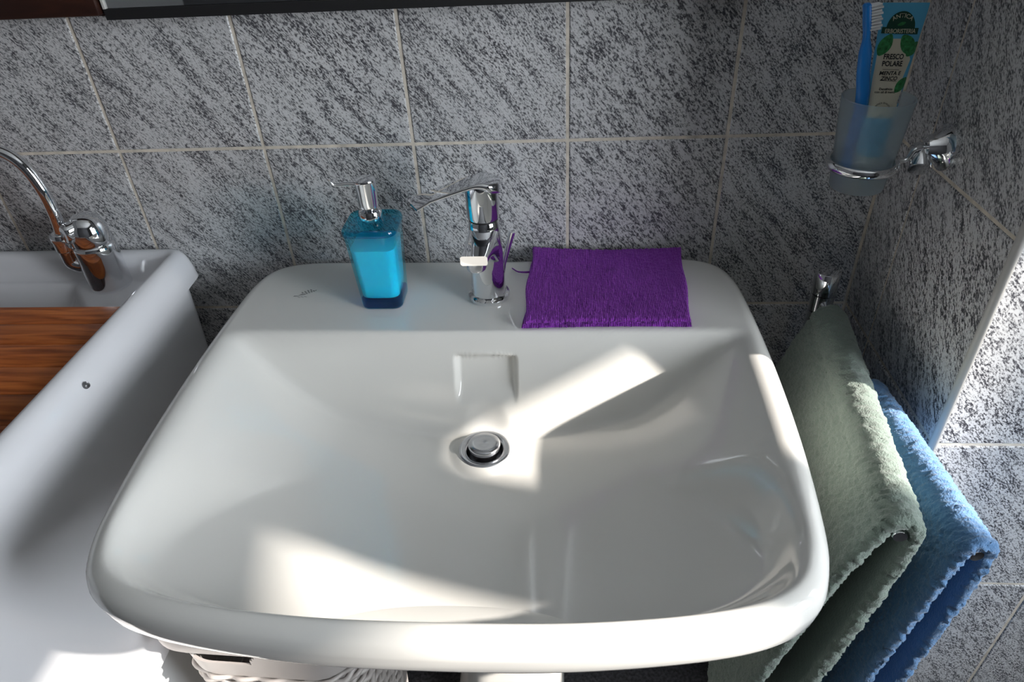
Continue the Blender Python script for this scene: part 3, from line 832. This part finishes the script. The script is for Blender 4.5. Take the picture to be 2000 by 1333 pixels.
def text(name, body, size, u, v, m, lift, bold=0.0, shear=0.0, sx=1.0, arc=None):
    cu = bpy.data.curves.new('t', 'FONT'); cu.body = body; cu.size = size; cu.align_x = 'CENTER'; cu.offset = bold; cu.shear = shear; cu.space_line = 0.95
    cu.resolution_u = 3
    ob = bpy.data.objects.new('t', cu); COL.objects.link(ob)
    dg = bpy.context.evaluated_depsgraph_get(); dg.update()
    me = bpy.data.meshes.new_from_object(ob.evaluated_get(dg))
    bpy.data.objects.remove(ob)
    bm = bmesh.new(); bm.from_mesh(me)
    for vt in bm.verts:
        x, y = vt.co.x * sx, vt.co.y
        if arc:
            a = x / arc; x, y = (arc + y) * math.sin(a), (arc + y) * math.cos(a) - arc
        uu, q = u + x, v + y
        vt.co = Vector(surf(uu / half_w(q), q, lift))
    return bm_obj(name, bm, m, paste, smooth=False)
# heights measured down from the top, as fractions of the visible length Lv
def VT(px): return LOW + Lv * (207 - px) / 202.0
W_ = lambda v, k: half_w(v) * k
cream = [(W_(LOW - 0.01, -0.92), LOW - 0.01), (W_(LOW - 0.01, 0.72), LOW - 0.01), (W_(VT(165), 0.80), VT(165)), (W_(VT(150), 0.62), VT(150)), (W_(VT(112), 0.80), VT(112)), (W_(VT(100), 0.62), VT(100)),
         (W_(VT(86), 0.35), VT(86)), (W_(VT(72), 0.22), VT(72)), (W_(VT(72), -0.38), VT(72)), (W_(VT(88), -0.45), VT(88)), (W_(VT(104), -0.90), VT(104)), (W_(VT(150), -0.93), VT(150))]
patch('cream_panel', cream, CREAM, 0.00015)
def leaf(cu_, cv, ln, wd, ang_):
    out = []
    for i in range(24):
        t = 2 * math.pi * i / 24
        x = math.cos(t) * ln / 2; y = math.sin(t) * wd / 2 * (1 - 0.35 * abs(math.cos(t)) ** 2)
        out.append((cu_ + x * math.cos(ang_) - y * math.sin(ang_), cv + x * math.sin(ang_) + y * math.cos(ang_)))
    lim = [(max(-W_(q, 0.985), min(W_(q, 0.985), p)), q) for p, q in out]
    return lim
for cu_, px, ln, wd, an in ((-0.0125, 84, 0.021, 0.012, 1.15), (0.0095, 84, 0.022, 0.014, -0.9), (0.0150, 92, 0.016, 0.010, 0.9), (0.0110, 162, 0.017, 0.010, 0.9)):
    patch('leaf_print', leaf(cu_, VT(px), ln, wd, an), LEAF, 0.0003)
patch('speckle_print', [(W_(VT(200), 0.66), VT(200)), (W_(VT(200), 0.97), VT(200)), (W_(VT(168), 0.97), VT(168)), (W_(VT(180), 0.75), VT(180))], SILVER, 0.00025)
hm = [(0.0150 * math.cos(a) * 0.92 - 0.0010, VT(53) + 0.0150 * math.sin(a)) for a in np.linspace(0, math.pi, 26)]
patch('emblem_arch', hm, DGREEN, 0.0003)
patch('emblem_band', [(-0.0185, VT(62)), (0.0168, VT(64)), (0.0168, VT(52)), (-0.0185, VT(50))], DGREEN, 0.0004)
text('emblem_text', 'ANTICA', 0.0052, -0.001, VT(53) + 0.0096, GOLD, 0.0008, 0.00004, arc=0.014)
text('emblem_text', 'ERBORISTERIA', 0.0054, -0.001, VT(61.5), GOLD, 0.0009, 0.00006, sx=0.86)
patch('emblem_leaf', leaf(-0.001, VT(44), 0.008, 0.003, 0.3), LEAF, 0.0008)
text('title_text', 'FRESCO\nPOLARE', 0.0066, -0.0022, VT(111), INK, 0.0005, 0.00016, sx=0.84)
text('flavour_text', 'MENTA E\nZINCO', 0.0050, -0.0026, VT(142), INK, 0.0005, 0.00012, shear=0.15)
patch('print_line', [(-0.0105, VT(131.3)), (0.0055, VT(132.3)), (0.0055, VT(131.5)), (-0.0105, VT(130.5))], INK, 0.0005)
patch('print_line', [(-0.0110, VT(153.3)), (0.0050, VT(154.3)), (0.0050, VT(153.5)), (-0.0110, VT(152.5))], INK, 0.0005)
text('small_text', 'Dentifricio\ncon oli di menta', 0.0030, -0.0035, VT(172), INK, 0.0005, 0.00006)
text('small_text', 'ANTICA QUALITA', 0.0020, -0.0035, VT(199), INK, 0.0005, 0.00005, arc=0.007)

# ------------------------------------------------------------------ towel stand and towels
px_, py_ = 0.3375, -0.066
stand = thing('towel_stand', 'chrome towel stand with swivel arms in the tiled corner', 'towel stand', (px_, py_, 0))
ZA, ZB = 0.812, 0.786
vs, fs = lathe([(0.0125, 0.02), (0.0125, ZB - 0.014)], 40)
mesh_obj('post', vs, fs, CHROME, stand, sharp=40)
vs, fs = lathe([(0.052, 0.0), (0.052, 0.008), (0.048, 0.012), (0.016, 0.016), (0.014, 0.03)], 48)
mesh_obj('foot', vs, fs, CHROME, stand, sharp=40)
for z0, z1 in ((ZB - 0.0135, ZB + 0.0125), (ZA - 0.0125, ZA + 0.0125)):
    vs, fs = lathe([(0.0125, z0), (0.0152, z0 + 0.0008), (0.0152, z1 - 0.0008), (0.0125, z1)], 40)
    mesh_obj('swivel_collar', vs, fs, CHROME, stand, sharp=40)
vs, fs = lathe([(0.0125, ZA + 0.0130), (0.0158, ZA + 0.0138), (0.0158, ZA + 0.0445), (0.0150, ZA + 0.0455), (0.002, ZA + 0.0457)], 40)
mesh_obj('top_cap', vs, fs, CHROME, stand, sharp=40)
endA = at_z(1757, 1046, ZA); endB = at_z(1906, 1084, ZB)
for e, z in ((endA, ZA), (endB, ZB)):
    p = np.array([px_, py_, z]); d = e - p; d /= np.linalg.norm(d)
    vs, fs = tube([d * 0.010 + [0, 0, z], e - [px_, py_, 0] - d * 0.006], 0.0055, 20)
    arm = mesh_obj('arm', vs, fs, CHROME, stand, sharp=50)
    vs, fs = lathe([(0.0055, -0.008), (0.0068, -0.0075), (0.0068, 0.001), (0.006, 0.0022), (0.001, 0.0026)], 24)
    mesh_obj('end_cap', xf(vs, axis_matrix(e - [px_, py_, 0], d)), fs, CHROME, arm, sharp=40)

def towel_material(name, c0):
    m = mat(name, c0, 0.95, Sheen_Weight=0.35, Sheen_Roughness=0.6)
    N, L, b = nodes(m)
    tc = N.new('ShaderNodeTexCoord')
    n = N.new('ShaderNodeTexNoise'); n.inputs['Scale'].default_value = 520; n.inputs['Detail'].default_value = 4
    L.new(tc.outputs['Object'], n.inputs['Vector'])
    bp = N.new('ShaderNodeBump'); bp.inputs['Strength'].default_value = 0.7; bp.inputs['Distance'].default_value = 0.002
    L.new(n.outputs[0], bp.inputs['Height']); L.new(bp.outputs[0], b.inputs['Normal'])
    return m
GREEN = towel_material('sage_terry', (0.17, 0.225, 0.188))
TBLUE = towel_material('blue_terry', (0.08, 0.21, 0.42))
def towel(name, label, p0, e, start, over, drop_l, drop_r, th, driftL, driftR, m, seed, gap=0.0075):
    """terry towel hung over an arm from p0 to e: loft of pillow-edged strips along the drape"""
    rg = np.random.default_rng(seed)
    p0 = np.array(p0); e = np.array(e)
    d = e - p0; Ln = np.linalg.norm(d); d /= Ln
    side = np.array([d[1], -d[0], 0.0])       # to the left of the arm when looking from the post? fixed below
    if side[0] < 0: side = -side              # +side = right (towards the wall)
    ua, ub = start, Ln + over
    nu = 190
    R = gap + th / 2                          # radius of the middle surface round the arm
    # drape path (s along the middle surface): left bottom -> over the arm -> right bottom
    step = 0.0019
    path = []
    nL = int(drop_l / step); nT = 22; nR = int(drop_r / step)
    for i in range(nL + 1):
        h = drop_l * (1 - i / nL); x = -R - driftL(h); path.append((x, -h))
    for i in range(1, nT):
        a = math.pi - math.pi * i / nT; path.append((R * math.cos(a), R * math.sin(a)))
    for i in range(nR + 1):
        h = drop_r * i / nR; x = R + driftR(h); path.append((x, -h))
    path = np.array(path); n = len(path)
    tg = np.gradient(path, axis=0); tg /= np.linalg.norm(tg, axis=1)[:, None]
    nm = np.stack([-tg[:, 1], tg[:, 0]], 1)   # outward (away from the arm)
    # cross loop: outer face from back to front, round front edge, inner face, round back edge
    U = np.linspace(ua + th / 2, ub - th / 2, nu)
    k = 9
    lo_u, lo_t = [], []
    for u in U: lo_u.append(u); lo_t.append(th / 2)
    for i in range(1, k): a = math.pi / 2 - math.pi * i / k; lo_u.append(ub - th / 2 + th / 2 * math.cos(a)); lo_t.append(th / 2 * math.sin(a))
    for u in U[::-3]: lo_u.append(u); lo_t.append(-th / 2)
    for i in range(1, k): a = -math.pi / 2 - math.pi * i / k; lo_u.append(ua + th / 2 + th / 2 * math.cos(a)); lo_t.append(th / 2 * math.sin(a))
    lo_u = np.array(lo_u); lo_t = np.array(lo_t); mloop = len(lo_u)
    # tufted pile: blurred random field
    def field(blur):
        f = rg.standard_normal((n, mloop))
        for _ in range(blur):
            f = (f + np.roll(f, 1, 0) + np.roll(f, -1, 0) + np.roll(f, 1, 1) + np.roll(f, -1, 1)) / 5
        return f / f.std()
    pile = 0.0006 * field(0) + 0.0004 * field(1) + 0.0003 * field(4) + 0.0002 * field(14)
    t_in = np.where(lo_t[None, :] < -th * 0.3, 0.3, 1.0)
    T = lo_t[None, :] + pile * np.sign(lo_t[None, :] + 1e-6) * t_in
    fu = np.abs(lo_u[None, :] - (ua + ub) / 2) > (ub - ua) / 2 - th / 2
    du = np.where(fu, 0.0012 * field(1) * np.sign(lo_u - (ua + ub) / 2)[None, :], 0.0)
    # slow undulation of the hanging cloth
    hh = np.maximum(-path[:, 1], 0)[:, None]
    und = 0.010 * hh / 0.4 * np.sin(lo_u[None, :] * 15 + seed + hh * 4) * 0.6
    X = path[:, 0][:, None] + nm[:, 0][:, None] * T + und
    Zc = path[:, 1][:, None] + nm[:, 1][:, None] * T
    Uu = lo_u[None, :] + du
    P = p0[None, None, :] + d[None, None, :] * Uu[..., None] + side[None, None, :] * X[..., None]
    P[..., 2] += Zc
    vs = P.reshape(-1, 3) - p0
    idx = np.arange(n * mloop).reshape(n, mloop)
    a = idx[:-1]; b_ = idx[1:]
    fs = np.stack([a, np.roll(a, -1, 1), np.roll(b_, -1, 1), b_], -1).reshape(-1, 4)
    me = bpy.data.meshes.new(name)
    me.from_pydata(vs.tolist(), [], fs.tolist() + [idx[0][::-1].tolist(), idx[-1].tolist()])
    me.update()
    o = finish(name, me, m, None, True, None, tuple(p0))
    return o
lean = lambda a, b: (lambda h: a * (1 - math.exp(-h / 0.05)) * 0.012 + b * h)
tg = towel('towel', '', (px_, py_, ZA), endA, 0.040, 0.004, 0.42, 0.42, 0.0155, lean(1, 0.20), lean(0.2, -0.16), GREEN, 21, 0.0065)
tag(tg, 'sage green terry towel hung over the upper arm next to the washbasin', 'towel')
tb_ = towel('towel', '', (px_, py_, ZB), endB, 0.155, 0.004, 0.40, 0.40, 0.013, lean(0.2, 0.13), lean(0.2, -0.10), TBLUE, 22, 0.0065)
tag(tb_, 'blue terry towel hung over the lower arm beside the tiled wall', 'towel')

# ------------------------------------------------------------------ laundry basket and pipe under the basin
BASK = mat('beige_plastic', (0.45, 0.42, 0.40), 0.45)
bk = thing('laundry_basket', 'beige woven-look plastic laundry basket with handle slot under the washbasin', 'basket', (-0.410, -0.256, 0), math.radians(-2))
BW, BD, BH = 0.26, 0.29, 0.525
def bsize(z): k = 0.80 + 0.20 * z / BH; return BW * k, BD * k
def bloop(z, off=0.0, kk=10):
    wd, dp = bsize(z); return [(x, y, z) for x, y in rrect(wd + 2 * off, dp + 2 * off, 0.06, kk)]
# rim
prof = [(0.000, BH - 0.030), (0.010, BH - 0.028), (0.013, BH - 0.020), (0.012, BH - 0.006), (0.008, BH), (-0.002, BH + 0.001), (-0.006, BH - 0.004), (-0.006, BH - 0.03)]
loops = [[(x, y, z) for x, y, _ in bloop(z, o_2)] for o_2, z in prof]
vs, fs = loft(loops, cap=False); n_ = len(loops[0])
fs += [((len(loops) - 1) * n_ + i, (len(loops) - 1) * n_ + (i + 1) % n_, (i + 1) % n_, i) for i in range(n_)]
mesh_obj('rim', vs, fs, BASK, bk, sharp=50)
# plain upper band with handle slots front and back (real openings)
def dense(z, off=0.0, n=240):
    lp = bloop(z, off, 14); P = np.array(lp + [lp[0]]); sg = np.r_[0, np.cumsum(np.linalg.norm(np.diff(P, axis=0), axis=1))]
    s = np.linspace(0, sg[-1], n, endpoint=False)
    return np.stack([np.interp(s, sg, P[:, i]) for i in range(3)], 1)
zb_ = np.linspace(BH - 0.105, BH - 0.028, 15)
A = [dense(z) for z in zb_]; B = [dense(z, -0.003) for z in zb_]
vs = np.concatenate(A + B); fs = []
nA = 240; off = len(zb_) * nA
def slot(j, i):
    x = (A[j][i][0] + A[j][(i + 1) % nA][0]) / 2; z = (zb_[j] + zb_[min(j + 1, 14)]) / 2
    return abs(x + 0.052) < 0.052 - max(0, (BH - 0.052 - z)) * 0.5 and BH - 0.074 < z < BH - 0.038 and abs(A[j][i][1]) > 0.1
for j in range(14):
    for i in range(nA):
        k = (i + 1) % nA
        if slot(j, i): continue
        q = (j * nA + i, j * nA + k, (j + 1) * nA + k, (j + 1) * nA + i)
        fs.append(q); fs.append(tuple(off + t for t in q[::-1]))
        for (jj, ii, e0, e1) in ((j, (i + 1) % nA, q[1], q[2]), (j, i - 1, q[0], q[3]), (j + 1, i, q[2], q[3]), (j - 1, i, q[0], q[1])):
            if 0 <= jj < 14 and slot(jj, ii): fs.append((e0, e1, off + e1, off + e0))
mesh_obj('upper_band', vs, fs, BASK, bk, sharp=40)
vs, fs = loft([bloop(0.0, -0.004), bloop(0.004, -0.002), bloop(BH - 0.1, -0.006)], cap=False); fs.append(tuple(range(len(bloop(0))))[::-1])
mesh_obj('liner', vs, fs, BASK, bk, sharp=60)
for r_ in range(24):     # woven strands running round, over and under the uprights
    z = BH - 0.112 - 0.0125 * r_
    D = dense(z, 0.0, 288)
    c0 = D.mean(0)
    pth = []
    for i, P in enumerate(D):
        dirn = P - c0; dirn[2] = 0; dirn /= np.linalg.norm(dirn)
        pth.append(P + dirn * (0.0028 * math.sin(i * math.pi / 6 + r_ * math.pi)) + np.array([0, 0, 0.0018 * math.sin(i * math.pi / 6)]))
    vs, fs = tube(pth, 0.0046, 6, closed=True, flat=0.8)
    mesh_obj('strand', vs, fs, BASK, bk)

cp = np.array([0.292, -0.165])
pipe = thing('water_pipe', 'thin chrome water pipe rising from the dark floor under the washbasin', 'pipe', (cp[0], cp[1], 0))
vs, fs = tube(spline([(0, 0, 0.004), (0, 0, 0.12), (0, 0, 0.2), (-0.004, 0.004, 0.235), (-0.02, 0.012, 0.255), (-0.08, 0.05, 0.27), (-0.14, 0.10, 0.30), (-0.17, 0.150, 0.36), (-0.17, 0.155, 0.5)], 6), 0.0065, 16)
mesh_obj('tube', vs, fs, CHROME, pipe)
vs, fs = lathe([(0.02, 0), (0.02, 0.003), (0.008, 0.008)], 24)
mesh_obj('rosette', vs, fs, CHROME, pipe, sharp=40)
